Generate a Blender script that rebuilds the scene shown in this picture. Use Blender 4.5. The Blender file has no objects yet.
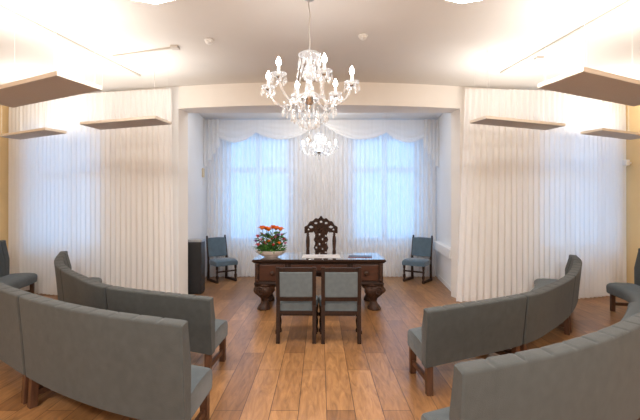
import bpy, bmesh, math, random
from mathutils import Vector, Matrix
random.seed(7)
C = bpy.context.scene.collection
PI = math.pi
F, YH, H = 400.0, 205.0, 1.65          # focal length in pixels, horizon row, eye height

# ---------------------------------------------------------------- materials
def nt(name):
    m = bpy.data.materials.new(name); m.use_nodes = True
    n = m.node_tree; n.nodes.clear()
    out = n.nodes.new('ShaderNodeOutputMaterial')
    return m, n, out

def mat(name, col, rough=0.6, var=0.06, scale=8.0, metal=0.0, bump=0.0, bscale=60.0, spec=0.5, trans=0.0,
        emit=None, estr=0.0, stretch=None, sheen=0.0, coat=0.0):
    m, n, out = nt(name)
    b = n.nodes.new('ShaderNodeBsdfPrincipled')
    n.links.new(b.outputs[0], out.inputs[0])
    tc = n.nodes.new('ShaderNodeTexCoord')
    mp = n.nodes.new('ShaderNodeMapping')
    if stretch: mp.inputs['Scale'].default_value = stretch
    n.links.new(tc.outputs['Object'], mp.inputs[0])
    nz = n.nodes.new('ShaderNodeTexNoise'); nz.inputs['Scale'].default_value = scale
    nz.inputs['Detail'].default_value = 4
    n.links.new(mp.outputs[0], nz.inputs['Vector'])
    rp = n.nodes.new('ShaderNodeValToRGB')
    rp.color_ramp.elements[0].position = 0.3; rp.color_ramp.elements[1].position = 0.7
    rp.color_ramp.elements[0].color = tuple(c*(1-var) for c in col)+(1,)
    rp.color_ramp.elements[1].color = tuple(min(1, c*(1+var)) for c in col)+(1,)
    n.links.new(nz.outputs['Fac'], rp.inputs[0])
    n.links.new(rp.outputs[0], b.inputs['Base Color'])
    b.inputs['Roughness'].default_value = rough
    b.inputs['Metallic'].default_value = metal
    b.inputs['Specular IOR Level'].default_value = spec
    b.inputs['Transmission Weight'].default_value = trans
    b.inputs['Sheen Weight'].default_value = sheen
    b.inputs['Coat Weight'].default_value = coat
    if emit:
        b.inputs['Emission Color'].default_value = emit+(1,)
        b.inputs['Emission Strength'].default_value = estr
    if bump:
        n2 = n.nodes.new('ShaderNodeTexNoise'); n2.inputs['Scale'].default_value = bscale
        n.links.new(mp.outputs[0], n2.inputs['Vector'])
        bp = n.nodes.new('ShaderNodeBump'); bp.inputs['Strength'].default_value = bump
        bp.inputs['Distance'].default_value = 0.01
        n.links.new(n2.outputs['Fac'], bp.inputs['Height'])
        n.links.new(bp.outputs[0], b.inputs['Normal'])
    return m

def emission_mat(name, col, s):
    m, n, out = nt(name)
    e = n.nodes.new('ShaderNodeEmission'); e.inputs[0].default_value = col+(1,); e.inputs[1].default_value = s
    n.links.new(e.outputs[0], out.inputs[0]); return m

def sheer_mat(name, col, clear, transl=0.5):
    m, n, out = nt(name)
    d = n.nodes.new('ShaderNodeBsdfDiffuse'); d.inputs[0].default_value = col+(1,)
    t = n.nodes.new('ShaderNodeBsdfTranslucent'); t.inputs[0].default_value = col+(1,)
    mx = n.nodes.new('ShaderNodeMixShader'); mx.inputs[0].default_value = transl
    n.links.new(d.outputs[0], mx.inputs[1]); n.links.new(t.outputs[0], mx.inputs[2])
    tr = n.nodes.new('ShaderNodeBsdfTransparent')
    # fine vertical weave: the clear share varies a little with the thread
    tc = n.nodes.new('ShaderNodeTexCoord'); mp = n.nodes.new('ShaderNodeMapping')
    mp.inputs['Scale'].default_value = (16, .4, 0.03)
    nz = n.nodes.new('ShaderNodeTexNoise'); nz.inputs['Scale'].default_value = 1.0
    n.links.new(tc.outputs['Object'], mp.inputs[0]); n.links.new(mp.outputs[0], nz.inputs['Vector'])
    mr = n.nodes.new('ShaderNodeMapRange'); mr.inputs[1].default_value = .3; mr.inputs[2].default_value = .7
    mr.inputs[3].default_value = clear*.75; mr.inputs[4].default_value = clear*1.25
    n.links.new(nz.outputs['Fac'], mr.inputs[0])
    m2 = n.nodes.new('ShaderNodeMixShader')
    n.links.new(mr.outputs[0], m2.inputs[0])
    n.links.new(mx.outputs[0], m2.inputs[1]); n.links.new(tr.outputs[0], m2.inputs[2])
    n.links.new(m2.outputs[0], out.inputs[0]); return m

def glass_thin(name):
    m, n, out = nt(name)
    g = n.nodes.new('ShaderNodeBsdfGlossy'); g.inputs['Roughness'].default_value = .03
    t = n.nodes.new('ShaderNodeBsdfTransparent'); t.inputs[0].default_value = (.95, .98, 1, 1)
    mx = n.nodes.new('ShaderNodeMixShader'); mx.inputs[0].default_value = .06
    n.links.new(t.outputs[0], mx.inputs[1]); n.links.new(g.outputs[0], mx.inputs[2])
    n.links.new(mx.outputs[0], out.inputs[0]); return m

def crystal_mat(name):
    m, n, out = nt(name)
    g = n.nodes.new('ShaderNodeBsdfGlossy'); g.inputs['Roughness'].default_value = .12; g.inputs[0].default_value = (.95, .97, 1, 1)
    t = n.nodes.new('ShaderNodeBsdfTransparent'); t.inputs[0].default_value = (1, .99, .97, 1)
    d = n.nodes.new('ShaderNodeBsdfTranslucent'); d.inputs[0].default_value = (.86, .90, .95, 1)
    d2 = n.nodes.new('ShaderNodeBsdfDiffuse'); d2.inputs[0].default_value = (.86, .90, .95, 1)
    md = n.nodes.new('ShaderNodeMixShader'); md.inputs[0].default_value = .5
    n.links.new(d.outputs[0], md.inputs[1]); n.links.new(d2.outputs[0], md.inputs[2])
    a = n.nodes.new('ShaderNodeMixShader'); a.inputs[0].default_value = .45
    n.links.new(md.outputs[0], a.inputs[1]); n.links.new(g.outputs[0], a.inputs[2])
    b = n.nodes.new('ShaderNodeMixShader'); b.inputs[0].default_value = .55
    n.links.new(a.outputs[0], b.inputs[1]); n.links.new(t.outputs[0], b.inputs[2])
    n.links.new(b.outputs[0], out.inputs[0]); return m

def floor_mat():
    m, n, out = nt('plank floor')
    b = n.nodes.new('ShaderNodeBsdfPrincipled'); n.links.new(b.outputs[0], out.inputs[0])
    tc = n.nodes.new('ShaderNodeTexCoord')
    mp = n.nodes.new('ShaderNodeMapping')
    mp.inputs['Rotation'].default_value = (0, 0, PI/2)
    mp.inputs['Location'].default_value = (.25, -.053, 0)
    n.links.new(tc.outputs['Object'], mp.inputs[0])
    br = n.nodes.new('ShaderNodeTexBrick')
    br.offset = .37; br.offset_frequency = 2; br.squash = 1
    br.inputs['Scale'].default_value = 1
    br.inputs['Brick Width'].default_value = 1.25; br.inputs['Row Height'].default_value = .225
    br.inputs['Mortar Size'].default_value = .004; br.inputs['Mortar Smooth'].default_value = .3
    br.inputs['Bias'].default_value = 0
    br.inputs['Color1'].default_value = (.225, .106, .041, 1); br.inputs['Color2'].default_value = (.385, .195, .079, 1)
    br.inputs['Mortar'].default_value = (.10, .045, .02, 1)
    n.links.new(mp.outputs[0], br.inputs['Vector'])
    m2 = n.nodes.new('ShaderNodeMapping'); m2.inputs['Scale'].default_value = (7, 1.1, 1)
    n.links.new(tc.outputs['Object'], m2.inputs[0])
    nz = n.nodes.new('ShaderNodeTexNoise'); nz.inputs['Scale'].default_value = 2.2; nz.inputs['Detail'].default_value = 8
    nz.inputs['Distortion'].default_value = 1.6; nz.inputs['Roughness'].default_value = .62
    n.links.new(m2.outputs[0], nz.inputs['Vector'])
    rp = n.nodes.new('ShaderNodeValToRGB')
    rp.color_ramp.elements[0].position = .3; rp.color_ramp.elements[0].color = (.66, .62, .58, 1)
    rp.color_ramp.elements[1].position = .66; rp.color_ramp.elements[1].color = (1.25, 1.25, 1.22, 1)
    n.links.new(nz.outputs['Fac'], rp.inputs[0])
    mx = n.nodes.new('ShaderNodeMix'); mx.data_type = 'RGBA'; mx.blend_type = 'MULTIPLY'; mx.inputs[0].default_value = 1
    n.links.new(br.outputs['Color'], mx.inputs[6]); n.links.new(rp.outputs[0], mx.inputs[7])
    n.links.new(mx.outputs[2], b.inputs['Base Color'])
    b.inputs['Roughness'].default_value = .34; b.inputs['Specular IOR Level'].default_value = .5
    bp = n.nodes.new('ShaderNodeBump'); bp.inputs['Strength'].default_value = .12; bp.inputs['Distance'].default_value = .004
    n.links.new(nz.outputs['Fac'], bp.inputs['Height']); n.links.new(bp.outputs[0], b.inputs['Normal'])
    return m

M = {}
M['wall'] = mat('white plaster', (.84, .80, .75), .85, .015, 3)
M['baywall'] = mat('cool white plaster', (.80, .80, .80), .85, .015, 3)
M['yellow'] = mat('ochre plaster', (.80, .58, .30), .85, .03, 3)
M['ceil'] = mat('ceiling plaster', (.72, .69, .655), .9, .015, 2)
M['floor'] = floor_mat()
M['frame'] = mat('painted window frame', (.66, .72, .80), .5, .02)
M['trim'] = mat('white paint trim', (.84, .83, .81), .5, .02)
M['glass'] = glass_thin('window glass')
M['sheer'] = sheer_mat('warm sheer voile', (.93, .92, .91), .045, .36)
M['baysheer'] = sheer_mat('pale sheer voile', (.92, .92, .93), .13, .5)
M['swag'] = sheer_mat('swag voile', (.92, .92, .92), .10, .3)
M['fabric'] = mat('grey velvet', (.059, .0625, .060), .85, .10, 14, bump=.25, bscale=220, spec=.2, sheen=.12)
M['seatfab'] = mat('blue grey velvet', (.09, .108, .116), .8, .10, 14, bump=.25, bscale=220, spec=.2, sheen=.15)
M['bluefab'] = mat('slate blue upholstery', (.085, .13, .17), .8, .10, 14, bump=.2, bscale=200, spec=.2, sheen=.3)
M['greyfab'] = mat('grey chair upholstery', (.135, .158, .168), .85, .08, 20, bump=.3, bscale=260, spec=.2)
M['wood'] = mat('dark walnut', (.026, .011, .006), .5, .35, 6, stretch=(6, 6, 1), spec=.3)
M['legwood'] = mat('brown beech leg', (.075, .030, .014), .45, .3, 6, stretch=(6, 6, 1))
M['carved'] = mat('carved oak', (.045, .019, .010), .5, .5, 22, spec=.35, bump=.9, bscale=45)
M['redwood'] = mat('mahogany drawer front', (.058, .018, .007), .35, .35, 5, stretch=(1, 4, 4))
M['desktop'] = mat('polished dark top', (.06, .05, .05), .08, .3, 4, stretch=(1, 6, 6), coat=1.0, spec=1.0)
M['black'] = mat('black lacquer', (.012, .012, .013), .45, .2)
M['silver'] = mat('brushed metal', (.45, .46, .47), .35, .1, metal=.8)
M['chrome'] = mat('polished metal', (.78, .77, .75), .18, .1, metal=1)
M['crystal'] = crystal_mat('crystal')
M['bulb'] = emission_mat('warm bulb', (1, .97, .92), 25)
M['candle'] = mat('ivory candle sleeve', (.9, .88, .82), .5, .02, emit=(1, .9, .75), estr=.25)
M['cord'] = mat('grey cord', (.42, .38, .34), .6, .05)
M['wire'] = mat('white wire', (.85, .82, .78), .5, .05)
M['panel_under'] = mat('taupe panel underside', (.58, .555, .55), .8, .04, 90)
M['panel_edge'] = mat('cream panel edge', (.80, .72, .62), .6, .03)
M['diffuser'] = emission_mat('light diffuser', (1, .98, .95), 27)
M['plastic'] = mat('white plastic', (.55, .51, .46), .45, .02)
M['paper'] = mat('white paper', (.62, .58, .56), .7, .02)
M['ink'] = mat('grey ink', (.25, .22, .2), .8, .05)
M['folder'] = mat('navy folder', (.03, .035, .06), .4, .1)
M['red'] = mat('red folder edge', (.35, .05, .04), .5, .1)
M['bowl'] = mat('cream pink ceramic', (.70, .60, .54), .3, .2, 9)
M['leaf'] = mat('leaf green', (.07, .21, .04), .55, .6, 30)
M['stem'] = mat('stem green', (.08, .16, .04), .6, .3)
M['orange'] = mat('orange petal', (.95, .24, .02), .6, .25, 40)
M['redpetal'] = mat('red petal', (.55, .05, .05), .6, .3, 40)
M['pink'] = mat('pink petal', (.62, .16, .26), .6, .3, 40)
M['purple'] = mat('purple petal', (.18, .07, .25), .6, .3, 40)
M['beige'] = mat('beige plastic', (.62, .52, .36), .5, .05)

# ---------------------------------------------------------------- mesh helpers
def obj(name, bm, m, parent=None, smooth=False, bevel=0, bseg=2):
    bmesh.ops.recalc_face_normals(bm, faces=bm.faces)
    me = bpy.data.meshes.new(name); bm.to_mesh(me); bm.free()
    me.materials.append(m)
    if smooth:
        for p in me.polygons: p.use_smooth = True
        try: me.set_sharp_from_angle(angle=math.radians(42))
        except Exception: pass
    o = bpy.data.objects.new(name, me); C.objects.link(o)
    if parent: o.parent = parent
    if bevel:
        md = o.modifiers.new('bevel', 'BEVEL'); md.width = bevel; md.segments = bseg; md.limit_method = 'ANGLE'
    return o

def tag(o, label, cat, group=None, kind=None):
    o['label'] = label; o['category'] = cat
    if group: o['group'] = group
    if kind: o['kind'] = kind
    return o

def thing(name, label, cat, loc=(0, 0, 0), rz=0, group=None):
    o = bpy.data.objects.new(name, None); C.objects.link(o)
    o.empty_display_size = .1
    o.location = loc; o.rotation_euler = (0, 0, rz)
    return tag(o, label, cat, group)

def struct(name, bm, m, parent=None, **k):
    o = obj(name, bm, m, parent, **k)
    if not parent: o['kind'] = 'structure'
    return o

def kids(o): return [c for c in C.objects if c.parent == o]

def copy_tree(o, parent=None):
    c = o.copy(); C.objects.link(c)
    if parent: c.parent = parent
    for ch in kids(o): copy_tree(ch, c)
    return c

def box(bm, lo, hi, mx=None):
    x0, y0, z0 = lo; x1, y1, z1 = hi
    v = [bm.verts.new(p) for p in ((x0,y0,z0),(x1,y0,z0),(x1,y1,z0),(x0,y1,z0),(x0,y0,z1),(x1,y0,z1),(x1,y1,z1),(x0,y1,z1))]
    for f in ((0,3,2,1),(4,5,6,7),(0,1,5,4),(1,2,6,5),(2,3,7,6),(3,0,4,7)): bm.faces.new([v[i] for i in f])
    if mx is not None: bmesh.ops.transform(bm, matrix=mx, verts=v)
    return v

def B(*boxes, mx=None):
    bm = bmesh.new()
    for lo, hi in boxes: box(bm, lo, hi, mx)
    return bm

def hexa(bm, bot, top):
    v = [bm.verts.new(p) for p in list(bot)+list(top)]
    n = len(bot)
    bm.faces.new([v[i] for i in reversed(range(n))]); bm.faces.new([v[n+i] for i in range(n)])
    for i in range(n): bm.faces.new((v[i], v[(i+1) % n], v[n+(i+1) % n], v[n+i]))

def lathe(bm, prof, seg=16, c=(0, 0, 0), sx=1, sy=1):
    rings = []
    for r, z in prof:
        rings.append([bm.verts.new((c[0]+sx*r*math.cos(2*PI*k/seg), c[1]+sy*r*math.sin(2*PI*k/seg), c[2]+z)) for k in range(seg)])
    for a, b in zip(rings, rings[1:]):
        for k in range(seg): bm.faces.new((a[k], a[(k+1) % seg], b[(k+1) % seg], b[k]))
    bm.faces.new(list(reversed(rings[0]))); bm.faces.new(rings[-1])
    return bm

def tube(bm, pts, r, seg=8):
    pts = [Vector(p) for p in pts]; n = len(pts)
    rs = r if isinstance(r, (list, tuple)) else [r]*n
    rings = []; prev = None
    for i, p in enumerate(pts):
        t = (pts[min(i+1, n-1)]-pts[max(i-1, 0)]).normalized()
        if prev is None:
            a = t.cross(Vector((0, 0, 1)))
            if a.length < 1e-3: a = t.cross(Vector((1, 0, 0)))
        else:
            a = prev-t*prev.dot(t)
        a.normalize(); prev = a; b = t.cross(a)
        rings.append([bm.verts.new(p+rs[i]*(math.cos(2*PI*k/seg)*a+math.sin(2*PI*k/seg)*b)) for k in range(seg)])
    for A, Bq in zip(rings, rings[1:]):
        for k in range(seg): bm.faces.new((A[k], A[(k+1) % seg], Bq[(k+1) % seg], Bq[k]))
    bm.faces.new(list(reversed(rings[0]))); bm.faces.new(rings[-1])
    return bm

def loft(bm, secs):
    R = [[bm.verts.new(p) for p in s] for s in secs]
    n = len(R[0])
    for a, b in zip(R, R[1:]):
        for k in range(n): bm.faces.new((a[k], a[(k+1) % n], b[(k+1) % n], b[k]))
    bm.faces.new(list(reversed(R[0]))); bm.faces.new(R[-1])
    return bm

def at(px, py, z):
    s = (py-YH)/(H-z); D = F/s
    return Vector(((px-320)/s, D, z))

# ---------------------------------------------------------------- room shell
XL, XR, YB, ZC = -6.02, 5.72, -2.3, 3.71
LF0, LF1 = Vector((-2.46, 6.95, 0)), Vector((XL, 7.78, 0))
RF0, RF1 = Vector((2.43, 6.95, 0)), Vector((XR, 7.58, 0))
BY, BZ = 9.32, 3.60                      # bay back wall, bay ceiling
struct('floor', B(((XL-.3, YB-.3, -.1), (XR+.3, BY+.3, 0))), M['floor'])
struct('ceiling', B(((XL-.3, YB-.3, ZC), (XR+.3, 8.1, ZC+.1))), M['ceil'])
bmc = bmesh.new()
hexa(bmc, [(-2.55, 7.2, BZ), (2.55, 7.2, BZ), (2.8, BY+.2, BZ), (-2.75, BY+.2, BZ)],
     [(-2.55, 7.2, BZ+.1), (2.55, 7.2, BZ+.1), (2.8, BY+.2, BZ+.1), (-2.75, BY+.2, BZ+.1)])
struct('ceiling_bay', bmc, M['baywall'])
struct('wall_left', B(((XL-.15, YB-.15, 0), (XL, 7.95, ZC))), M['yellow'])
struct('wall_right', B(((XR, YB-.15, 0), (XR+.15, 7.8, ZC))), M['yellow'])
struct('wall_back', B(((XL, YB-.15, 0), (XR, YB, ZC))), M['wall'])

def frame_mx(a, b):
    d = (b-a); d.z = 0; L = d.length; d.normalize()
    nrm = Vector((-d.y, d.x, 0))
    if nrm.y < 0: nrm = -nrm                 # local +y points away from the room
    mx = Matrix((( d.x, nrm.x, 0, a.x), (d.y, nrm.y, 0, a.y), (0, 0, 1, 0), (0, 0, 0, 1)))
    return mx, L

win_n = [0]
def window(mx, x0, x1, z0, z1, depth=.22, transom=.62):
    win_n[0] += 1
    w = .075
    xm = (x0+x1)/2; zt = z0+(z1-z0)*transom
    y0, y1 = depth-.04, depth+.04
    bm = B(((x0, y0, z0), (x0+w, y1, z1)), ((x1-w, y0, z0), (x1, y1, z1)), ((x0, y0, z0), (x1, y1, z0+w)), ((x0, y0, z1-w), (x1, y1, z1)),
           ((xm-.06, y0-.01, z0), (xm+.06, y1, z1)), ((x0, y0-.015, zt-.06), (x1, y1, zt+.06)), mx=mx)
    f = struct('window_%d' % win_n[0], bm, M['frame'])
    for a, b in ((x0+w, xm-.06), (xm+.06, x1-w)):
        for c, d in ((z0+w, zt-.06), (zt+.06, z1-w)):
            obj('glass_pane', B(((a, depth-.004, c), (b, depth+.004, d)), mx=mx), M['glass'], f)
    obj('window_sill', B(((x0-.05, -.05, z0-.04), (x1+.05, depth, z0)), mx=mx), M['trim'], f)
    return f

def wall_holes(name, a, b, z1, holes, m, th=.25):
    mx, L = frame_mx(a, b)
    bm = bmesh.new(); x = 0
    for (h0, h1, s, t) in holes:
        box(bm, (x, 0, 0), (h0, th, z1), mx); box(bm, (h0, 0, 0), (h1, th, s), mx); box(bm, (h0, 0, t), (h1, th, z1), mx); x = h1
    box(bm, (x, 0, 0), (L, th, z1), mx)
    struct(name, bm, m)
    return mx

def along(a, b, x): return (x-a.x)/(b.x-a.x)*(b-a).length
h = (along(LF0, LF1, -4.0), along(LF0, LF1, -5.6), .80, 3.10)
mxl = wall_holes('wall_front_left', LF0, LF1, ZC, [h], M['wall'], .3); window(mxl, *h)
h = (along(RF0, RF1, 3.98), along(RF0, RF1, 5.52), .80, 3.10)
mxr = wall_holes('wall_front_right', RF0, RF1, ZC, [h], M['wall'], .3); window(mxr, *h)
a, b = Vector((-2.75, BY, 0)), Vector((2.8, BY, 0))
hs = [(.55, 2.05, .78, 3.28), (3.5, 5.06, .78, 3.28)]
mxb = wall_holes('wall_bay_back', a, b, BZ, hs, M['baywall'], .3)
for h in hs: window(mxb, *h, transom=.68)
bm = bmesh.new(); hexa(bm, [(-2.46, 6.95, 0), (-2.63, BY, 0), (-2.9, BY, 0), (-2.7, 7.0, 0)], [(-2.46, 6.95, ZC), (-2.63, BY, ZC), (-2.9, BY, ZC), (-2.7, 7.0, ZC)])
struct('wall_bay_left', bm, M['baywall'])
bm = bmesh.new(); hexa(bm, [(2.43, 6.95, 0), (2.70, BY, 0), (2.95, BY, 0), (2.68, 7.0, 0)], [(2.43, 6.95, ZC), (2.70, BY, ZC), (2.95, BY, ZC), (2.68, 7.0, ZC)])
struct('wall_bay_right', bm, M['baywall'])
# gently bowed lintel over the bay opening
bm = bmesh.new(); N = 24; fr = []; bk = []
for i in range(N+1):
    t = i/N; x = -2.46+t*4.89; y = 6.95-.26*(1-(2*t-1)**2)
    fr.append((x, y)); bk.append((x, 7.28))
loft(bm, [[(f[0], f[1], 3.325), (b_[0], b_[1], 3.325), (b_[0], b_[1], ZC), (f[0], f[1], ZC)] for f, b_ in zip(fr, bk)])
struct('wall_lintel', bm, M['wall'])
# curtain piers: small returns either side of the opening are the wall ends; ledge and baseboards in the bay
def strip_right(z0, z1, y0, y1, d):
    x0 = 2.43+.27*(y0-6.95)/(BY-6.95); x1 = 2.43+.27*(y1-6.95)/(BY-6.95)
    bm = bmesh.new()
    hexa(bm, [(x0-d, y0, z0), (x0, y0, z0), (x1, y1, z0), (x1-d, y1, z0)], [(x0-d, y0, z1), (x0, y0, z1), (x1, y1, z1), (x1-d, y1, z1)])
    return bm
struct('trim_1', strip_right(.66, .84, 7.3, 9.0, .11), M['trim'], bevel=.008)
struct('baseboard_bay_right', strip_right(0, .09, 7.0, 9.0, .015), M['trim'])
bm = bmesh.new(); hexa(bm, [(-2.47, 7.0, 0), (-2.455, 7.0, 0), (-2.605, 9.0, 0), (-2.62, 9.0, 0)], [(-2.47, 7.0, .09), (-2.455, 7.0, .09), (-2.605, 9.0, .09), (-2.62, 9.0, .09)])
struct('baseboard_bay_left', bm, M['trim'])

# ---------------------------------------------------------------- curtains
def catmull(P, n=24):
    P = [Vector(p).to_2d() if len(p) > 2 else Vector(p) for p in P]
    Q = [2*P[0]-P[1]]+P+[2*P[-1]-P[-2]]
    out = []; idx = []
    for i in range(1, len(Q)-2):
        idx.append(len(out))
        for k in range(n):
            t = k/n; a, b, c, d = Q[i-1], Q[i], Q[i+1], Q[i+2]
            out.append(.5*((2*b)+(c-a)*t+(2*a-5*b+4*c-d)*t*t+(3*b-a-3*c+d)*t**3))
    idx.append(len(out)); out.append(P[-1])
    return out, idx

class Path:
    def __init__(s, P, n=24):
        s.p, idx = catmull(P, n)
        s.s = [0]
        for a, b in zip(s.p, s.p[1:]): s.s.append(s.s[-1]+(b-a).length)
        s.knots = [s.s[i] for i in idx]; s.L = s.s[-1]
    def at(s, d):
        d = max(0, min(s.L, d)); i = 0
        import bisect
        i = min(len(s.s)-2, max(0, bisect.bisect_right(s.s, d)-1))
        t = (d-s.s[i])/max(1e-9, s.s[i+1]-s.s[i])
        p = s.p[i].lerp(s.p[i+1], t)
        def tg(k): return (s.p[min(len(s.p)-1, k+1)]-s.p[max(0, k-1)]).normalized()
        return p, tg(i).lerp(tg(i+1), t).normalized()

def curtain(name, P, z0, z1, wl, amp, m, flare=0.0, seed=0):
    """Pleated sheet that hangs along a path; flare slides the first edge sideways toward the foot."""
    rnd = random.Random(seed)
    path = Path(P); n = int(path.L/wl*8)
    ph = 0; cols = []
    Z = [z0, z0+.3, z0+1.0, z0+1.9, z1-.5, z1-.12, z1]
    am = [1.25, 1.15, 1.0, .95, .85, .6, .5]
    bm = bmesh.new(); w = 1
    for i in range(n+1):
        d = path.L*i/n
        if i % 8 == 0: w = rnd.uniform(.85, 1.15)
        p, t = path.at(d); nr = Vector((-t.y, t.x))
        off = amp*w*math.sin(2*PI*i/8)+amp*.25*math.sin(i*.31+seed)
        col = []
        for z, a_ in zip(Z, am):
            q = p+nr*off*a_
            if flare:
                u = 1-min(1, d/.8)
                q = q-t*flare*u*(1-(z-z0)/(z1-z0))
            col.append(bm.verts.new((q.x, q.y, z)))
        cols.append(col)
    for a_, b_ in zip(cols, cols[1:]):
        for k in range(len(Z)-1): bm.faces.new((a_[k], b_[k], b_[k+1], a_[k+1]))
    return obj(name, bm, m, None, smooth=True)

o = curtain('sheer_curtain', [(-2.52, 6.78), (-3.4, 6.93), (-4.4, 7.14), (-5.2, 7.4), (-5.93, 7.64)], .015, 3.62, .10, .021, M['sheer'], .05, 3)
tag(o, 'long warm white pleated sheer curtain across the wall left of the bay', 'curtain')
o = curtain('sheer_curtain', [(2.46, 6.78), (3.5, 6.84), (4.4, 6.97), (5.1, 7.17), (5.66, 7.42)], .015, 3.62, .10, .021, M['sheer'], .16, 4)
tag(o, 'long warm white pleated sheer curtain across the wall right of the bay', 'curtain')
CY = 9.12
o = curtain('bay_sheer', [(-2.55, CY), (-1.3, CY), (.0, CY)], .015, 3.56, .10, .022, M['baysheer'], 0, 5)
tag(o, 'pale floor-length sheer over the left bay window behind the flowers', 'curtain', 'sheers along the bay wall')
o = curtain('bay_sheer', [(.02, CY), (1.3, CY), (2.62, CY)], .015, 3.56, .10, .022, M['baysheer'], 0, 6)
tag(o, 'pale floor-length sheer over the right bay window with no flowers before it', 'curtain', 'sheers along the bay wall')

def swag_part(name, x0, x1, ztop, zl, zr, sag, y, parent, side=None):
    """One draped swag: straight top edge, catenary lower edge between heights zl and zr, curved folds."""
    bm = bmesh.new(); nx, nz = 36, 14; g = []
    for i in range(nx+1):
        t = i/nx; x = x0+(x1-x0)*t
        zb = zl+(zr-zl)*t-sag*(1-(2*t-1)**2)
        col = []
        for k in range(nz+1):
            u = k/nz
            z = ztop+(zb-ztop)*u
            yy = y-.02-.02*math.sin(u*nz*.5*PI+1.2*(2*t-1)**2)*math.sin(PI*t)*u-.03*u*math.sin(PI*t)
            col.append(bm.verts.new((x, yy, z)))
        g.append(col)
    for a_, b_ in zip(g, g[1:]):
        for k in range(nz): bm.faces.new((a_[k], b_[k], b_[k+1], a_[k+1]))
    return obj(name, bm, M['swag'], parent, smooth=True)

def tail_part(x0, x1, ztop, zo, zi, y, parent):
    bm = bmesh.new(); n = 24; A = []; Bt = []
    for i in range(n+1):
        t = i/n; x = x0+(x1-x0)*t
        yy = y-.02-.03*math.sin(t*4*2*PI)
        zb = zo+(zi-zo)*t+.03*math.sin(t*4*2*PI)
        A.append(bm.verts.new((x, yy, ztop))); Bt.append(bm.verts.new((x, yy, zb)))
    for i in range(n): bm.faces.new((A[i], A[i+1], Bt[i+1], Bt[i]))
    return obj('cascade_tail', bm, M['swag'], parent, smooth=True)

ZT = 3.565
for sgn, lab in ((-1, 'draped sheer swag valance over the left bay window'), (1, 'draped sheer swag valance over the right bay window')):
    t = thing('swag_valance', lab, 'valance', (0, 9.0, ZT), group='swag valances over the bay windows')
    xo, xp, xi = (-2.60, -1.44, -.02) if sgn < 0 else (2.66, 1.50, .02)
    swag_part('swag', xo, xp, 0, 3.50-ZT, 3.28-ZT, .34, 0, t)
    swag_part('swag', xp, xi, 0, 3.28-ZT, 3.50-ZT, .27, -.015, t)
    tail_part(xo, xo+(-sgn)*.36, 0, 2.45-ZT, 3.0-ZT, -.035, t)

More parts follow.
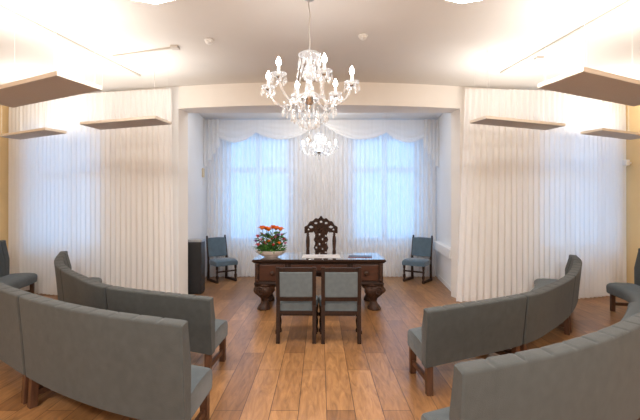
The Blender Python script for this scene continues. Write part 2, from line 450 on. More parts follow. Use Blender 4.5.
# ---------------------------------------------------------------- benches
FOCUS = Vector((0.0, 7.3))
def bench(path, s0, s1, h, label, group, seatd=.56, gap=.02, lean=.05, name='curved_bench', endpad=.04):
    s0 += gap/2; s1 -= gap/2
    pm, tm = path.at((s0+s1)/2)
    root = thing(name, label, 'bench', (pm.x, pm.y, 0), 0, group)
    h0, h1 = h if isinstance(h, tuple) else (h, h)
    n = max(24, int((s1-s0)/.011)); zb = .25
    L = s1-s0; ntuft = max(4, round(L/.2)); step = L/ntuft
    def fr(d):
        p, t = path.at(d); nr = Vector((-t.y, t.x))
        if nr.dot(FOCUS-p) < 0: nr = -nr
        k_ = max(0, 1-d/1.5)**1.2                   # the aisle ends are cut square to the aisle
        nr = nr.lerp(Vector(((.04 if p.x < 0 else -.06), 1)), k_).normalized()
        return p-pm, nr
    back = []; seat = []; 
    for i in range(n+1):
        d = s0+L*i/n; p, nr = fr(d); h = h0+(h1-h0)*(i/n)**1.5
        ph = ((d-s0)/step) % 1.0; e = min(ph, 1-ph)*step
        g = .009*math.exp(-(e/.009)**2) if .05 < d-s0 < L-.05 else 0
        edge = min(d-s0, s1-d); rd = .008*max(0, 1-edge/.02)**2     # rounded ends
        th = .115
        T = h
        prof = [(rd, zb), (-lean*.5+rd, (zb+h)/2), (-lean+rd, T-.020), (-lean+.003+rd, T-.009-rd-.2*g), (-lean+.010, T-.003-rd-.6*g), (-lean+.022, T-rd-g),
                (-lean+th-.022, T+.004-rd-g), (-lean+th-.009-g*.5, T-.001-rd-g), (-lean+th-.002-g-rd, T-.014-g), (-lean+th-g-rd, T-.05), (.06+th*.5-g-rd, (zb+h)/2+.06), (.115-g*.5-rd, .42), (.115-rd, zb)]
        back.append([(p.x+nr.x*u, p.y+nr.y*u, z) for u, z in prof])
        sp = [(.10, .265), (.10, .425), (.2, .437), (seatd-.14, .437), (seatd-.05, .428-rd), (seatd-.012-rd, .405-rd), (seatd-rd, .37), (seatd-.006-rd, .285), (seatd-.03, .265)]
        seat.append([(p.x+nr.x*u, p.y+nr.y*u, z) for u, z in sp])
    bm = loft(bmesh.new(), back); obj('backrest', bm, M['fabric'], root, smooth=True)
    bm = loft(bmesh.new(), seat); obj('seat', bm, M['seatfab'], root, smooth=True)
    for e_ in (0, 1):
        d = s0+.055 if e_ == 0 else s1-.055
        p, nr = fr(d); t = Vector((nr.y, -nr.x))
        def cube(u, w0, w1, top, splay=0):
            bm = bmesh.new()
            q = lambda uu, vv, z: (p.x+nr.x*uu+t.x*vv, p.y+nr.y*uu+t.y*vv, z)
            sw = .028
            hexa(bm, [q(u-sw+splay, -sw, 0), q(u+sw+splay, -sw, 0), q(u+sw+splay, sw, 0), q(u-sw+splay, sw, 0)],
                 [q(u-sw, -sw-.002, top), q(u+sw, -sw-.002, top), q(u+sw, sw+.002, top), q(u-sw, sw+.002, top)])
            return bm
        obj('leg', cube(.045, 0, 0, .27, -.015), M['legwood'], root, bevel=.004)
        obj('leg', cube(seatd-.07, 0, 0, .27), M['legwood'], root, bevel=.004)
        bm = bmesh.new()
        q = lambda uu, vv, z: (p.x+nr.x*uu+t.x*vv, p.y+nr.y*uu+t.y*vv, z)
        hexa(bm, [q(.06, -.014, .09), q(seatd-.09, -.014, .09), q(seatd-.09, .014, .09), q(.06, .014, .09)],
             [q(.06, -.014, .135), q(seatd-.09, -.014, .135), q(seatd-.09, .014, .135), q(.06, .014, .135)])
        obj('side_stretcher', bm, M['legwood'], root)
    return root

RO = Path([(.625, 1.83), (1.32, 2.13), (2.1, 2.63), (3.35, 3.65), (4.36, 4.75), (4.82, 5.5), (4.99, 6.2)])
RI = Path([(.895, 3.42), (2.04, 4.01), (2.62, 4.5), (3.22, 5.13), (3.86, 5.98), (4.08, 6.45)])
LO = Path([(-.83, 2.48), (-1.6, 2.79), (-2.42, 3.28), (-3.55, 4.15), (-5.1, 5.6), (-5.6, 7.05)])
LI = Path([(-1.0, 3.72), (-2.25, 4.27), (-2.98, 4.93), (-3.5, 5.48), (-3.93, 6.0), (-4.2, 6.55)])
gi, go = 'curved benches of the inner ring', 'curved benches of the outer ring'
k = RI.knots
bench(RI, k[0], k[1], .75, 'grey curved bench right of the floor aisle, its free end toward the desk chairs', gi)
bench(RI, k[1], k[3], .75, 'grey curved bench, middle one of the inner row right of the aisle', gi)
bench(RI, k[3], k[5], (.75, .85), 'grey curved bench ending the inner row before the right sheer curtain', gi)
k = LI.knots
bench(LI, k[0], k[1], .78, 'grey curved bench left of the floor aisle, its free end below the black cabinet', gi)
bench(LI, k[1], k[3], .78, 'grey curved bench, middle one of the inner row left of the aisle', gi)
bench(LI, k[3], k[5], (.78, .90), 'grey curved bench ending the inner row before the left sheer curtain', gi)
k = RO.knots
bench(RO, k[0], k[2]+.25, .90, 'large grey curved bench nearest the viewer at lower right, ridged along its top edge', go)
bench(RO, k[3], k[4], .92, 'curved bench of the outer right row of which mostly the seat shows', go)
bench(RO, k[4], k[6], .98, 'curved grey bench with blue-grey seat against the ochre wall at right', go, seatd=.5)
k = LO.knots
bench(LO, k[0], k[2], .917, 'large grey curved bench with plain back at lower left, free end by aisle', go)
bench(LO, k[2], k[3], .917, 'curved grey bench cut by the left picture edge, next to the large lower left bench', go)
bench(LO, k[4], k[5], 1.03, 'curved grey bench with blue-grey seat beside the far end of the left curtain', go, seatd=.54)

# ---------------------------------------------------------------- the two chairs before the desk
def front_chair(loc, rz, label):
    r = thing('visitor_chair', label, 'chair', loc, rz, 'visitor chairs before the desk')
    W = .238; p = .045; W_ = W
    for sx in (-1, 1):
        x0, x1 = sorted((sx*W, sx*(W-p)))
        bm = bmesh.new()
        hexa(bm, [(x0, -.02, 0), (x1, -.02, 0), (x1, .035, 0), (x0, .035, 0)], [(x0, .0, .45), (x1, .0, .45), (x1, .045, .45), (x0, .045, .45)])
        hexa(bm, [(x0, .0, .45), (x1, .0, .45), (x1, .045, .45), (x0, .045, .45)], [(x0, -.05, .915), (x1, -.05, .915), (x1, -.015, .915), (x0, -.015, .915)])
        obj('rear_post', bm, M['wood'], r, bevel=.004)
        bm = bmesh.new(); xc = sx*.238
        lathe(bm, [(.02, 0), (.028, .01), (.028, .04), (.016, .06), (.024, .12), (.026, .16), (.016, .2), (.03, .215), (.03, .25), (.018, .265), (.026, .33), (.026, .38)], 12, (xc, .43, 0))
        obj('front_leg', bm, M['wood'], r, smooth=True)
        obj('side_stretcher', B(((xc-.014, .03, .10), (xc+.014, .42, .14))), M['wood'], r, bevel=.003)
    def slab(z0, z1, y, th, w=W-p, arch=0):
        bm = bmesh.new(); secs = []
        for i in range(13):
            t = i/12; x = -w+2*w*t; zz = z1+arch*(1-(2*t-1)**2)
            yo = lambda z: -.05*max(0, (z-.45)/.465)
            cv = .012*(1-(2*t-1)**2)
            secs.append([(x, y+yo(z0)-cv, z0), (x, y+th+yo(z0)-cv, z0), (x, y+th+yo(zz)-cv, zz), (x, y+yo(zz)-cv, zz)])
        return loft(bm, secs)
    obj('top_rail', slab(.855, .905, .004, .035, arch=.006), M['wood'], r, bevel=.004)
    obj('lower_rail', slab(.505, .555, .004, .035), M['wood'], r, bevel=.004)
    o = obj('back_pad', slab(.553, .858, -.004, .05, W-p+.002), M['greyfab'], r, bevel=.012, bseg=3)
    bm = bmesh.new(); secs = []
    for y, w, top in ((.03, .195, .465), (.06, .2, .48), (.2, .235, .488), (.36, .262, .486), (.44, .268, .475), (.465, .265, .455)):
        secs.append([(-w, y, .38), (w, y, .38), (w, y, top-.02), (w-.03, y, top), (-w+.03, y, top), (-w, y, top-.02)])
    loft(bm, secs); obj('seat', bm, M['greyfab'], r, smooth=True)
    obj('seat_frame', B(((-.2, .0, .345), (.2, .03, .382)), ((-.215, .43, .345), (.215, .46, .385)), ((-.225, .02, .345), (-.2, .45, .385)), ((.2, .02, .345), (.225, .45, .385))), M['wood'], r)
    obj('cross_stretcher', B(((-.205, .415, .215), (.205, .445, .25))), M['wood'], r, bevel=.003)
    return r
front_chair((-.285, 4.77, 0), .0, 'dark wood chair with grey padded back before the desk, on the side with the flowers')
front_chair((.252, 4.76, 0), .0, 'dark wood chair with grey padded back before the desk, on the side without flowers')

# ---------------------------------------------------------------- bay corner chairs
def bay_chair(loc, rz, label):
    r = thing('side_chair', label, 'chair', loc, rz, 'slate blue chairs in the bay corners')
    for sx in (-1, 1):
        bm = bmesh.new(); x = sx*.215
        hexa(bm, [(x-.022, -.02, 0), (x+.022, -.02, 0), (x+.022, .025, 0), (x-.022, .025, 0)], [(x-.02, .0, .46), (x+.02, .0, .46), (x+.02, .04, .46), (x-.02, .04, .46)])
        hexa(bm, [(x-.02, .0, .46), (x+.02, .0, .46), (x+.02, .04, .46), (x-.02, .04, .46)], [(x-.018, -.075, .93), (x+.018, -.075, .93), (x+.018, -.04, .93), (x-.018, -.04, .93)])
        o = obj('rear_post', bm, M['wood'], r)
        bm = bmesh.new(); lathe(bm, [(.012, .925), (.02, .94), (.022, .955), (.014, .97), (.005, .98)], 10, (x, -.058, 0)); obj('finial', bm, M['wood'], o, smooth=True)
        bm = bmesh.new()
        lathe(bm, [(.022, 0), (.03, .012), (.03, .05), (.018, .07), (.03, .11), (.03, .15), (.02, .17), (.026, .24), (.018, .27), (.026, .30), (.028, .36)], 12, (sx*.215, .44, 0))
        obj('front_leg', bm, M['wood'], r, smooth=True)
        obj('side_stretcher', B(((sx*.215-.018, -.03, .0), (sx*.215+.018, .47, .05))), M['wood'], r, bevel=.004)
    bm = bmesh.new(); secs = []
    for i in range(11):
        t = i/10; x = -.215+.43*t; b_ = .018*(1-(2*t-1)**4)
        secs.append([(x, .0-.0-b_, .52), (x, .035+b_, .52), (x, -.035+b_, .92+.012*(1-(2*t-1)**2)), (x, -.072-b_, .92+.012*(1-(2*t-1)**2))])
    loft(bm, secs); obj('back_pad', bm, M['bluefab'], r, smooth=True, bevel=.008)
    bm = bmesh.new(); secs = []
    for y, w, top in ((.02, .2, .455), (.05, .215, .475), (.2, .235, .487), (.38, .247, .485), (.46, .25, .47), (.485, .245, .45)):
        secs.append([(-w, y, .36), (w, y, .36), (w+.004, y, top-.03), (w-.03, y, top), (-w+.03, y, top), (-w-.004, y, top-.03)])
    loft(bm, secs); obj('seat', bm, M['bluefab'], r, smooth=True)
    obj('cross_stretcher', B(((-.21, .42, .22), (.21, .45, .25))), M['wood'], r, bevel=.004)
    return r
bay_chair((-2.28, 8.88, 0), math.radians(180+40), 'slate blue padded chair in the bay corner behind the black cabinet')
bay_chair((2.25, 8.86, 0), math.radians(180-36), 'slate blue padded chair in the bay corner next to the wall ledge')

# ---------------------------------------------------------------- desk
def pierced(bm, x0, x1, z0, z1, inside, nx, nz, y0, y1, relief=.008):
    """Carved openwork panel: a grid of cells with those outside the pattern cut away."""
    dx, dz = (x1-x0)/nx, (z1-z0)/nz
    keep = {(i, k) for i in range(nx) for k in range(nz) if inside(x0+(i+.5)*dx, z0+(k+.5)*dz)}
    V = {}
    def v(i, k, s):
        if (i, k, s) not in V:
            x, z = x0+i*dx, z0+k*dz
            r = relief*(math.sin(x*95)*math.cos(z*80)+.6*math.sin(x*170+z*140))
            V[(i, k, s)] = bm.verts.new((x, (y0-r if s == 0 else y1), z))
        return V[(i, k, s)]
    for i, k in keep:
        bm.faces.new((v(i, k, 0), v(i+1, k, 0), v(i+1, k+1, 0), v(i, k+1, 0)))
        bm.faces.new((v(i, k, 1), v(i, k+1, 1), v(i+1, k+1, 1), v(i+1, k, 1)))
        for (ni, nk, a_, b_) in ((i-1, k, (i, k), (i, k+1)), (i+1, k, (i+1, k), (i+1, k+1)), (i, k-1, (i, k), (i+1, k)), (i, k+1, (i, k+1), (i+1, k+1))):
            if (ni, nk) not in keep:
                bm.faces.new((v(*a_, 0), v(*b_, 0), v(*b_, 1), v(*a_, 1)))

DY = 6.24
desk = thing('writing_desk', 'large carved dark wood desk with polished top, drawers and paw feet', 'desk', (-.015, DY, 0))
TOP = .80
bm = bmesh.new()
def rectloop(w, d0, d1, z): return [(-w, d0, z), (w, d0, z), (w, d1, z), (-w, d1, z)]
loft(bm, [rectloop(1.0, .03, .86, .735), rectloop(1.02, .015, .875, .74), rectloop(1.03, .005, .885, .755), rectloop(1.045, -.012, .9, .765), rectloop(1.045, -.015, .905, .785), rectloop(1.035, -.005, .895, TOP-.006)])
obj('desk_top', bm, M['wood'], desk)
obj('top_sheet', B(((-1.035, -.005, TOP-.006), (1.035, .895, TOP))), M['desktop'], desk, bevel=.002)
for sx in (-1, 1):
    x0, x1 = sorted((sx*1.005, sx*.50))
    c_ = obj('drawer_case', B(((x0, .03, .44), (x1, .86, .737)), ((x0-.012, .012, .405), (x1+.012, .872, .43)), ((x0-.004, .02, .43), (x1+.004, .866, .445))), M['wood'], desk, bevel=.006)
    xa, xb = (x0+.075, x1-.035) if sx < 0 else (x0+.035, x1-.075)
    dr = obj('drawer', B(((xa, .014, .465), (xb, .04, .715))), M['redwood'], desk, bevel=.008)
    kb = bmesh.new(); lathe(kb, [(.014, 0), (.014, .012), (.034, .02), (.040, .032), (.032, .045), (.012, .052)], 14)
    bmesh.ops.rotate(kb, verts=kb.verts, cent=(0, 0, 0), matrix=Matrix.Rotation(PI/2, 3, 'X'))
    bmesh.ops.translate(kb, verts=kb.verts, vec=((xa+xb)/2, .014, .585)); obj('knob', kb, M['carved'], dr, smooth=True)
    # half column at the outer corner
    cb = bmesh.new(); lathe(cb, [(.026, .445), (.034, .46), (.034, .475), (.022, .49), (.028, .56), (.030, .62), (.022, .69), (.034, .70), (.034, .72), (.028, .737)], 12, (sx*.972, .03, 0))
    obj('corner_column', cb, M['carved'], desk, smooth=True)
    for yb in (.14, .74):
        bm = bmesh.new(); secs = []
        cx0 = sx*.875
        # z, centre x offset (outward +), half width, half depth
        for z, ox, hw, hd in ((.41, -.02, .16, .12), (.385, -.02, .165, .125), (.36, -.01, .15, .11), (.33, .0, .16, .125), (.29, .01, .165, .135), (.25, .01, .15, .12), (.215, .0, .11, .10),
                              (.17, -.005, .062, .068), (.125, -.01, .055, .06), (.09, -.008, .064, .075), (.06, -.005, .082, .10), (.03, -.003, .095, .115), (.008, 0, .097, .118), (.0, 0, .09, .11)):
            ring_ = []
            for q in range(20):
                a_ = 2*PI*q/20
                rr = 1+.10*math.sin(a_*5+z*26)*(1 if z > .2 else .5)
                if z < .08 and math.sin(a_) < -.2: rr = 1+.14*abs(math.sin(a_*4))
                ring_.append((cx0+sx*ox+hw*rr*math.cos(a_), yb+hd*rr*math.sin(a_)-(.02 if z < .1 else 0), z))
            secs.append(ring_)
        loft(bm, secs)
        lg = obj('leg', bm, M['carved'], desk, smooth=True)
        # volute scroll at the knee
        sc = bmesh.new(); pts = []
        for q in range(22):
            a_ = q/21*3.4*PI; r_ = .075*(1-q/26)
            pts.append((cx0+sx*(.05+r_*math.cos(a_)*.7), yb-.125-.01*q/21, .30+r_*math.sin(a_)))
        tube(sc, pts, [.016*(1-q/40) for q in range(22)], 8); obj('scroll', sc, M['carved'], lg, smooth=True)
    # lower stretcher between front and rear feet
    obj('foot_rail', B(((sx*.875-.03, .2, .10), (sx*.875+.03, .68, .16))), M['wood'], desk, bevel=.006)
obj('apron', B(((-.505, .05, .60), (.505, .08, .737)), ((-.505, .042, .585), (.505, .085, .60))), M['wood'], desk, bevel=.004)
dr = obj('drawer', B(((-.44, .036, .62), (.44, .055, .715))), M['redwood'], desk, bevel=.005)
for xk in (-.2, .2):
    kb = bmesh.new(); lathe(kb, [(.01, 0), (.01, .01), (.022, .016), (.022, .026), (.008, .034)], 12)
    bmesh.ops.rotate(kb, verts=kb.verts, cent=(0, 0, 0), matrix=Matrix.Rotation(PI/2, 3, 'X'))
    bmesh.ops.translate(kb, verts=kb.verts, vec=(xk, .036, .667)); obj('knob', kb, M['carved'], dr, smooth=True)
obj('rear_panel', B(((-.505, .80, .42), (.505, .825, .737))), M['wood'], desk)

# ---------------------------------------------------------------- carved armchair behind the desk
ac = thing('carved_armchair', 'tall carved dark wood armchair with pierced arched back behind the desk', 'chair', (.02, 7.74, 0))
bm = bmesh.new()
def splat(x, z):
    if abs(x) > .125+.012*math.sin(z*40): return False
    u = math.sin(x*52)*math.cos((z-.9)*36)+.55*math.cos(x*30)*math.sin((z)*62)
    return u > -.8 or abs(x) < .02 or abs(x) > .11
pierced(bm, -.14, .14, .60, 1.16, splat, 34, 64, -.02, .02, .010); obj('back_splat', bm, M['carved'], ac, smooth=True)
bm = bmesh.new()
def crest(x, z):
    top = 1.405-.19*(abs(x)/.315)**2.0+.012*math.cos(x*60)
    if abs(x) < .05: top += .025*(1-abs(x)/.05)
    bot = 1.12 if abs(x) > .15 else 1.14
    if abs(x) > .24: bot -= .015
    if z > top or z < bot: return False
    if top-z < .03: return True
    for hx, hz, rx, rz_ in ((.19, 1.225, .04, .022), (.10, 1.30, .03, .02), (0, 1.325, .022, .022), (.24, 1.175, .02, .014)):
        if ((abs(x)-hx)/rx)**2+((z-hz)/rz_)**2 < 1: return False
    return True
pierced(bm, -.32, .32, 1.08, 1.45, crest, 80, 46, -.03, .025, .010); obj('crest_rail', bm, M['carved'], ac, smooth=True)
for sx in (-1, 1):
    bm = bmesh.new()
    lathe(bm, [(.026, .0), (.028, .42), (.03, .50), (.022, .54), (.034, .60), (.036, .74), (.028, .80), (.034, .86), (.038, .96), (.03, 1.04), (.02, 1.06), (.03, 1.075), (.02, 1.09), (.026, 1.13)], 14, (sx*.255, 0, 0))
    obj('rear_post', bm, M['carved'], ac, smooth=True)
    bm = bmesh.new()
    lathe(bm, [(.03, 0), (.034, .05), (.02, .08), (.032, .2), (.022, .3), (.032, .36), (.03, .46), (.02, .52), (.028, .6), (.022, .68)], 14, (sx*.29, -.50, 0))
    obj('front_leg', bm, M['carved'], ac, smooth=True)
    bm = tube(bmesh.new(), [(sx*.26, 0, .70), (sx*.30, -.15, .72), (sx*.31, -.35, .70), (sx*.315, -.50, .70), (sx*.32, -.56, .675)], [.022, .026, .028, .034, .026], 10)
    obj('armrest', bm, M['carved'], ac, smooth=True)
bm = bmesh.new(); loft(bm, [[(-w, y, .36), (w, y, .36), (w, y, t_), (-w, y, t_)] for y, w, t_ in ((-.54, .29, .46), (-.50, .30, .475), (-.25, .28, .485), (.0, .25, .47))])
obj('seat', bm, M['wood'], ac, bevel=.01)

# ---------------------------------------------------------------- things on the desk
DT = TOP+.001
pr = thing('desk_blotter', 'wide white sheet pad lying in the middle of the desk top', 'paper', (.02, DY+.36, DT))
obj('sheet', B(((-.31, -.20, 0), (.31, .24, .004))), M['paper'], pr, bevel=.002)
bm = bmesh.new()
for i in range(4): box(bm, (-.06+.02*(i % 2), -.02+.022*i, .004), (.05-.015*(i % 3), -.012+.022*i, .0048))
obj('printed_lines', bm, M['ink'], pr)
fd = thing('folder', 'dark slim folder with reddish edge lying on the desk top', 'folder', (.66, DY+.33, DT), math.radians(-7))
obj('cover', B(((-.19, -.11, .003), (.19, .12, .007))), M['folder'], fd, bevel=.002)
obj('edge', B(((-.192, -.113, 0), (.192, .12, .003))), M['red'], fd)

fx = thing('flower_arrangement', 'oval cream bowl of orange, red and purple flowers on the desk', 'flowers', (-.80, DY+.30, DT))
bm = bmesh.new()
lathe(bm, [(.10, 0), (.115, .005), (.115, .012), (.17, .032), (.225, .068), (.25, .105), (.24, .105), (.21, .07), (.15, .045), (.05, .035)], 32, sx=1, sy=.62)
obj('bowl', bm, M['bowl'], fx, smooth=True)
rnd = random.Random(11)
bm = bmesh.new()
def leaf(bm, p, d, L, w):
    d = Vector(d).normalized(); s = d.cross(Vector((rnd.uniform(-.4, .4), rnd.uniform(-.4, .4), 1))).normalized(); up = s.cross(d)
    p = Vector(p)
    a_ = [bm.verts.new(p), bm.verts.new(p+d*L*.4+s*w+up*.01), bm.verts.new(p+d*L-up*L*.15), bm.verts.new(p+d*L*.4-s*w+up*.01)]
    bm.faces.new(a_)
for i in range(330):
    an = rnd.uniform(0, 2*PI); r_ = rnd.uniform(.02, .20)
    p = (r_*math.cos(an), .6*r_*math.sin(an), .09+.28*rnd.random()**1.8)
    d = (math.cos(an)*rnd.uniform(.3, 1.2), math.sin(an)*rnd.uniform(.3, 1), rnd.uniform(-.25, .9))
    leaf(bm, p, d, rnd.uniform(.06, .12), rnd.uniform(.014, .03))
for i in range(8):
    leaf(bm, (rnd.uniform(-.22, -.1), rnd.uniform(-.05, .05), .15), (-1, rnd.uniform(-.3, .3), rnd.uniform(-.1, .3)), rnd.uniform(.1, .17), .012)
obj('foliage', bm, M['leaf'], fx)
def flower(x, y, z, R, m, big):
    st = tube(bmesh.new(), [(x*.4, y*.4, .08), (x*.8, y*.8, z*.6), (x, y, z)], .004, 5)
    s_ = obj('flower_stem', st, M['stem'], fx)
    bm = bmesh.new(); n = 11 if big else 7
    for ring_, (tilt, k_) in enumerate(((.25, 1.0), (.8, .75), (1.2, .45))):
        for i in range(n):
            an = 2*PI*(i+.5*ring_)/n
            d = Vector((math.cos(an)*math.cos(tilt), math.sin(an)*math.cos(tilt), math.sin(tilt)))
            s = Vector((-math.sin(an), math.cos(an), 0)); c = Vector((x, y, z))
            w = R*.34
            q = [c, c+d*R*k_*.55+s*w, c+d*R*k_+s*w*.5, c+d*R*k_-s*w*.5, c+d*R*k_*.55-s*w]
            bm.faces.new([bm.verts.new(p_) for p_ in q])
    bmesh.ops.create_uvsphere(bm, u_segments=8, v_segments=6, radius=R*.4, matrix=Matrix.Translation((x, y, z+R*.15)))
    obj('flower', bm, m, s_)
for x, y, z, R in ((-.13, 0, .45, .085), (-.03, -.04, .43, .08), (.07, .02, .445, .085), (.14, -.04, .435, .08), (.02, .07, .46, .075), (-.08, .06, .44, .075)):
    flower(x*1.12, y, z*1.03, R, M['orange'], True)
for x, y, z, R, m in ((-.19, -.03, .335, .05, 'redpetal'), (.02, -.08, .31, .052, 'redpetal'), (-.07, -.09, .23, .05, 'redpetal'), (-.18, -.08, .20, .052, 'redpetal'), (.19, -.03, .29, .05, 'redpetal'),
                      (.07, -.08, .33, .045, 'pink'), (-.13, -.07, .28, .045, 'pink'), (.21, -.02, .22, .042, 'pink'), (.13, -.09, .23, .046, 'orange'), (-.02, -.10, .26, .044, 'orange'),
                      (-.07, -.05, .35, .045, 'purple'), (.11, -.07, .36, .042, 'purple'), (.16, -.03, .36, .042, 'pink'), (.04, -.10, .20, .044, 'redpetal'), (-.13, -.03, .37, .04, 'redpetal'), (-.22, -.03, .26, .04, 'purple')):
    flower(x*1.12, y, z, R*1.12, M[m], False)

# ---------------------------------------------------------------- black cabinet in the bay
cb = thing('slim_cabinet', 'slim black cabinet with grey top against the left side of the bay', 'cabinet', (-2.33, 7.38, 0))
obj('carcass', B(((-.14, 0, .03), (.14, .24, .965)), ((-.13, .015, 0), (.13, .225, .03))), M['black'], cb, bevel=.004)
obj('front_panel', B(((-.13, -.008, .05), (.13, .0, .95))), M['black'], cb, bevel=.003)
obj('top_plate', B(((-.145, -.012, .965), (.15, .25, 1.01))), M['silver'], cb, bevel=.004)

# ---------------------------------------------------------------- suspended light panels
PZ = 2.8
def hung_panel(near_in, far_in, far_out, z, th, label, watts):
    a_, b_, c_ = [at(p[0], p[1], z) for p in (near_in, far_in, far_out)]
    # squared-up panel through the three seen corners
    long_ = (c_-b_); short = (a_-b_)
    u = long_.normalized(); short = short*.5+(short-u*short.dot(u)).normalized()*short.length*.5
    d_ = c_+short; a_ = b_+short
    cen = (a_+b_+c_+d_)/4
    r = thing('hanging_light_panel', label, 'lamp', cen, 0, 'hanging uplight panels')
    L = [p-cen for p in (a_, b_, c_, d_)]
    bm = bmesh.new(); up = Vector((0, 0, th))
    hexa(bm, L, [p+up for p in L]); obj('panel_frame', bm, M['panel_edge'], r)
    ins = [p*.985 for p in L]
    bm = bmesh.new(); hexa(bm, [p-Vector((0, 0, .003)) for p in ins], ins); obj('underside', bm, M['panel_under'], r)
    for p in L:
        q = p*.9
        obj('suspension_wire', tube(bmesh.new(), [(q.x, q.y, th), (q.x, q.y, ZC-z)], .0012, 5), M['wire'], r)
    q = L[0]*.97
    obj('power_cord', tube(bmesh.new(), [(q.x, q.y, th), (q.x, q.y, ZC-z)], .003, 6), M['wire'], r)
    ld = bpy.data.lights.new('uplight', 'AREA'); ld.shape = 'RECTANGLE'; ld.size = long_.length*.85; ld.size_y = short.length*.8
    ld.energy = watts; ld.color = (1, .97, .92)
    lo = bpy.data.objects.new('uplight', ld); C.objects.link(lo)
    ang = math.atan2(u.y, u.x)
    lo.rotation_euler = (PI, 0, -ang) if False else (PI, 0, ang)
    lo.parent = r; lo.location = (0, 0, th+.02)
    return r
UW = 19
hung_panel((63, 74.3), (102, 90), (13, 107.6), PZ, .04, 'broad taupe light panel hung nearest the viewer on the left', UW)
hung_panel((160, 118), (171.7, 124.4), (100, 129.8), PZ, .035, 'taupe light panel hung beside the left end of the lintel', UW*.8)
hung_panel((46, 129.6), (66.7, 133.3), (20, 139.6), PZ-.02, .035, 'small-looking taupe light panel hung at the far left by the ochre wall', UW*.8)
hung_panel((573.7, 70.1), (537.5, 88), (634, 106.4), PZ, .04, 'broad taupe light panel hung nearest the viewer on the right', UW)
hung_panel((484, 118), (469.6, 123.3), (546, 130.2), PZ, .035, 'taupe light panel hung beside the right end of the lintel', UW*.8)
hung_panel((601, 130), (580.5, 134), (630, 139.8), PZ-.02, .035, 'small-looking taupe light panel hung at the far right by the ochre wall', UW*.8)

# cable ducts on the ceiling
def strip(p, q, w, hgt):
    p, q = Vector(p), Vector(q); d = (q-p).normalized(); s = Vector((-d.y, d.x, 0))*w/2; dz = Vector((0, 0, hgt))
    bm = bmesh.new(); hexa(bm, [p-s-dz, q-s-dz, q+s-dz, p+s-dz], [p-s, q-s, q+s, p+s]); return bm
def atc(px, py):
    return at(px, py, ZC)
r = thing('ceiling_cable_duct', 'thin white cable duct with a side branch on the ceiling at left', 'cable duct')
a_, b_ = atc(140, 75), atc(0, 5); b_ = a_+(b_-a_)*1.5
obj('duct', strip(a_, b_, .035, .022), M['plastic'], r)
obj('branch_duct', strip(atc(113, 55.5), atc(172, 47), .03, .02), M['plastic'], r)
c_ = atc(175, 46.5)
obj('end_box', B(((c_.x-.05, c_.y-.05, ZC-.03), (c_.x+.05, c_.y+.05, ZC))), M['plastic'], r, bevel=.005)
r = thing('ceiling_cable_duct', 'thin white straight cable duct on the ceiling at right', 'cable duct')
a_, b_ = atc(501, 72), atc(629, 0); b_ = a_+(b_-a_)*1.4
obj('duct', strip(a_, b_, .035, .022), M['plastic'], r)
c_ = atc(539, 57)
obj('end_box', B(((c_.x-.05, c_.y-.04, ZC-.03), (c_.x+.05, c_.y+.04, ZC))), M['plastic'], r, bevel=.005)

# smoke detectors
def detector(p, label):
    t = thing('smoke_detector', label, 'detector', (p.x, p.y, ZC), 0, 'round ceiling detectors')
    bm = bmesh.new(); lathe(bm, [(.05, -.001), (.06, -.01), (.06, -.02), (.05, -.024)], 20); obj('mount', bm, M['trim'], t, smooth=True)
    bm = bmesh.new(); lathe(bm, [(.045, -.024), (.045, -.042), (.03, -.055), (.008, -.058)], 20); obj('sensor_head', bm, M['trim'], t, smooth=True)
detector(atc(209, 39.5), 'small white round ceiling detector left of the chandelier cord')
detector(atc(363, 35), 'small white round ceiling detector right of the chandelier cord')

# square ceiling lights
def ceiling_lamp(corner, label):
    R_ = .42
    t = thing('ceiling_light', label, 'lamp', (corner.x, corner.y-R_, ZC), 0, 'flat ceiling lights')
    bm = bmesh.new(); O = [(R_*math.sin(k*PI/4), R_*math.cos(k*PI/4)) for k in range(8)]
    A_ = [bm.verts.new((x, y, 0)) for x, y in O]; B_ = [bm.verts.new((x, y, -.05)) for x, y in O]
    C_ = [bm.verts.new((x*.97, y*.97, -.05)) for x, y in O]; D_ = [bm.verts.new((x*.97, y*.97, 0)) for x, y in O]
    for k in range(8):
        j = (k+1) % 8
        for P_, Q_ in ((A_, B_), (B_, C_), (C_, D_), (D_, A_)): bm.faces.new((P_[k], P_[j], Q_[j], Q_[k]))
    obj('light_frame', bm, M['panel_edge'], t)
    bm = bmesh.new(); hexa(bm, [(x*.968, y*.968, -.052) for x, y in O], [(x*.968, y*.968, -.01) for x, y in O]); obj('diffuser', bm, M['diffuser'], t)
ceiling_lamp(at(157, 4.5, ZC-.05), 'bright flat ceiling light cut by the top edge, left of the chandelier')
ceiling_lamp(at(461, 4, ZC-.05), 'bright flat ceiling light cut by the top edge, right of the chandelier')

# ---------------------------------------------------------------- chandeliers
def drop_mesh(L, R, seg=6):
    bm = bmesh.new(); lathe(bm, [(.0012, 0), (R*.35, -L*.12), (R*.35, -L*.2), (.002, -L*.25), (R*.7, -L*.45), (R, -L*.7), (R*.7, -L*.9), (.001, -L)], seg)
    me = bpy.data.meshes.new('crystal_drop'); bmesh.ops.recalc_face_normals(bm, faces=bm.faces); bm.to_mesh(me); bm.free(); me.materials.append(M['crystal']); return me

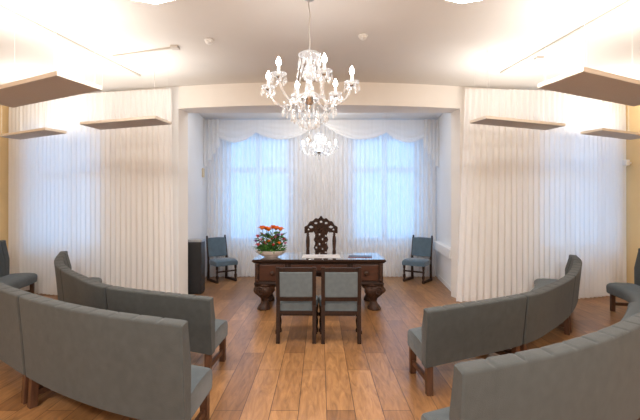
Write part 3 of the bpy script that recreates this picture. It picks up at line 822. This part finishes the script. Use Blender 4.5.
def chandelier(loc, Rm, scale, zc, label, narm, ndetail, watts):
    """loc: height of the arm hub; zc: ceiling height above."""
    r = thing('crystal_chandelier', label, 'chandelier', loc, math.radians(-10), 'crystal chandeliers')
    top = .41*scale; K = scale
    cordlen = zc-loc[2]
    pts = [(.006*math.sin(i*.9), .006*math.cos(i*1.3), top+.02+(cordlen-top-.02)*i/14) for i in range(15)]
    obj('cord', tube(bmesh.new(), pts, .006, 6), M['cord'], r)
    bm = bmesh.new(); lathe(bm, [(.05, cordlen-.03), (.06, cordlen-.015), (.06, cordlen-.001)], 16); obj('ceiling_rose', bm, M['chrome'], r)
    bm = bmesh.new()
    lathe(bm, [(a*K, b*K*1.15) for a, b in ((.012, .38), (.03, .36), (.09, .345), (.10, .335), (.085, .325), (.03, .31), (.028, .26), (.045, .235), (.06, .20), (.065, .175), (.05, .15), (.025, .135), (.022, .10), (.04, .08), (.045, .05), (.03, .03), (.03, .0))], 14)
    obj('crystal_column', bm, M['crystal'], r, smooth=True)
    bm = bmesh.new()
    lathe(bm, [(a*K, b*K) for a, b in ((.03, .015), (.075, .01), (.08, -.005), (.065, -.03), (.035, -.05), (.018, -.06), (.02, -.075), (.006, -.095))], 14)
    obj('hub_bowl', bm, M['chrome'], r, smooth=True)
    d1 = drop_mesh(.085*K, .013*K); d2 = drop_mesh(.11*K, .013*K); d3 = drop_mesh(.06*K, .012*K)
    def drop(me, p, parent):
        o = bpy.data.objects.new('crystal_drop', me); C.objects.link(o); o.parent = parent; o.location = p
        o.rotation_euler = (0, 0, random.uniform(0, 6)); return o
    for i in range(10 if ndetail else 6):
        a_ = 2*PI*i/(10 if ndetail else 6); drop(d2, (.092*K*math.cos(a_), .092*K*math.sin(a_), .385*K), r)
    # arms
    bz = .035*K
    for i in range(narm):
        a_ = 2*PI*i/narm; c, s = math.cos(a_), math.sin(a_)
        lift = .055*K                  
        RR = Rm
        pr_ = [(.03, .0), (.12, .035), (.26, -.0), (.45, -.06), (.66, -.085), (.85, -.055), (.97, .0), (1.0, .045)]
        pts = [(RR*t*c, RR*t*s, z*K*1.15+lift*t) for t, z in pr_]
        arm = obj('arm', tube(bmesh.new(), pts, .011*K, 8), M['crystal'], r, smooth=True)
        ex, ey, ez = pts[-1]
        bm = bmesh.new(); lathe(bm, [(a*K, b*K) for a, b in ((.012, -.005), (.04, .0), (.062, .016), (.066, .022), (.055, .02), (.02, .012), (.02, .02))], 14, (ex, ey, ez)); obj('drip_pan', bm, M['crystal'], arm, smooth=True)
        bm = bmesh.new(); lathe(bm, [(a*K, b*K) for a, b in ((.016, -.02), (.026, -.01), (.018, .006))], 10, (ex, ey, ez)); obj('socket_cup', bm, M['chrome'], arm, smooth=True)
        bm = bmesh.new(); lathe(bm, [(.0125*K, .012*K), (.0125*K, .085*K)], 10, (ex, ey, ez)); obj('candle_sleeve', bm, M['candle'], arm, smooth=True)
        bm = bmesh.new(); lathe(bm, [(a*K, b*K) for a, b in ((.010, .085), (.019, .098), (.022, .112), (.017, .13), (.008, .148), (.002, .16))], 12, (ex, ey, ez)); obj('flame_bulb', bm, M['bulb'], arm, smooth=True)
        nd = 6 if ndetail else 4
        for q in range(nd):
            b_ = 2*PI*q/nd; drop(d1, (ex+.06*K*math.cos(b_), ey+.06*K*math.sin(b_), ez+.016*K), arm)
        ld = bpy.data.lights.new('bulb_light', 'POINT'); ld.energy = watts; ld.color = (1, .98, .95); ld.shadow_soft_size = .02
        lo = bpy.data.objects.new('bulb_light', ld); C.objects.link(lo); lo.parent = r; lo.location = (ex, ey, ez+.20*K)
    # lower tiers of hanging crystals
    nl = 14 if ndetail else 8
    for (rr, z, me, n_) in () if not ndetail else ((.62*Rm, -.05*K, d2, nl), (.42*Rm, -.10*K, d2, nl-2), (.22*Rm, -.16*K, d2, 8 if ndetail else 5)):
        for i in range(n_):
            a_ = 2*PI*(i+.3)/n_; drop(me, (rr*math.cos(a_), rr*math.sin(a_), z), r)
    # bead strings from column to arms, and the hanging basket
    def beads(f):
        n_ = 49; pts = [f(q/(n_-1)) for q in range(n_)]
        rad = [(.0085 if q % 4 == 2 else .006 if q % 2 else .002)*K for q in range(n_)]
        obj('bead_string', tube(bmesh.new(), pts, rad, 6), M['crystal'], r)
    for i in range(narm):
        a_ = 2*PI*(i+.5)/narm; c, s = math.cos(a_), math.sin(a_)
        def up_(t): rr = .09*K*(1-t)+.62*Rm*t; return (rr*c, rr*s, .31*K*(1-t)-.05*K*t-.16*K*math.sin(PI*t))
        def dn_(t): rr = .62*Rm*(1-t)+.05*Rm*t; return (rr*c, rr*s, -.05*K*(1-t)-.27*K*t-.04*K*math.sin(PI*t))
        beads(up_)
        if ndetail: beads(dn_)
    drop(drop_mesh(.11*K, .024*K), (0, 0, -.28*K if ndetail else -.09*K), r)
    return r
chandelier((-.105, 3.95, 2.70), .42, 1.12, ZC, 'large crystal chandelier with lit candle bulbs hanging in front of the lintel', 6, True, 1.2)
chandelier((-.02, 8.2, 2.74), .34, .92, BZ, 'small crystal chandelier hanging in the bay over the carved armchair', 6, False, 1.4)

# small wall fixtures
t = thing('wall_bracket', 'small beige fixture on the bay left wall beside the sheer', 'fixture', (-2.60, 8.82, 2.36))
obj('body', B(((-.0, -.05, -.10), (.045, .05, .10))), M['beige'], t, bevel=.01)
obj('pull_cord', tube(bmesh.new(), [(.02, 0, -.1), (.02, 0, -.28)], .004, 5), M['wire'], t)
t = thing('wall_sensor', 'small white sensor on the ochre wall right of the curtain', 'sensor', (XR, 7.36, 2.42))
obj('bracket', B(((-.05, -.015, -.02), (0, .015, .02))), M['trim'], t)
obj('sensor_head', B(((-.12, -.05, -.05), (-.05, .05, .06))), M['trim'], t, bevel=.015)

# ---------------------------------------------------------------- light
w = bpy.data.worlds.new('World'); bpy.context.scene.world = w; w.use_nodes = True
n = w.node_tree; n.nodes.clear()
bg = n.nodes.new('ShaderNodeBackground'); ow = n.nodes.new('ShaderNodeOutputWorld')
bg.inputs[0].default_value = (.29, .59, 1.0, 1); bg.inputs[1].default_value = 2.1
n.links.new(bg.outputs[0], ow.inputs[0])
# unseen fill lights added under the ceiling behind the viewer
for x, y in ((-2.2, -.6), (2.2, -.6)):
    ld = bpy.data.lights.new('hall_fill', 'AREA'); ld.shape = 'SQUARE'; ld.size = .9; ld.energy = 165; ld.color = (1, .97, .93)
    lo = bpy.data.objects.new('hall_fill', ld); C.objects.link(lo); lo.location = (x, y, ZC-.06)

# added fill light, hidden behind the lintel, to brighten the bay
ld = bpy.data.lights.new('bay_fill', 'AREA'); ld.shape = 'RECTANGLE'; ld.size = 4.2; ld.size_y = .25; ld.energy = 15; ld.color = (1, .98, .96)
lo = bpy.data.objects.new('bay_fill', ld); C.objects.link(lo); lo.location = (0, 7.5, BZ-.04); lo.rotation_euler = (math.radians(12), 0, 0)

# ---------------------------------------------------------------- camera
cam = bpy.data.cameras.new('Camera'); co = bpy.data.objects.new('Camera', cam); C.objects.link(co)
co.location = (0, 0, H); co.rotation_euler = (PI/2, 0, 0)
cam.sensor_width = 36; cam.lens = 36*F/640; cam.shift_y = -(210-YH)/640; cam.clip_start = .05
sc = bpy.context.scene; sc.camera = co
sc.view_settings.view_transform = 'Standard'; sc.view_settings.look = 'None'
sc.view_settings.exposure = .46; sc.view_settings.gamma = 1
sc.cycles.max_bounces = 10; sc.cycles.transparent_max_bounces = 16; sc.cycles.diffuse_bounces = 5
sc.cycles.use_denoising = True
sc.cycles.sample_clamp_indirect = 4
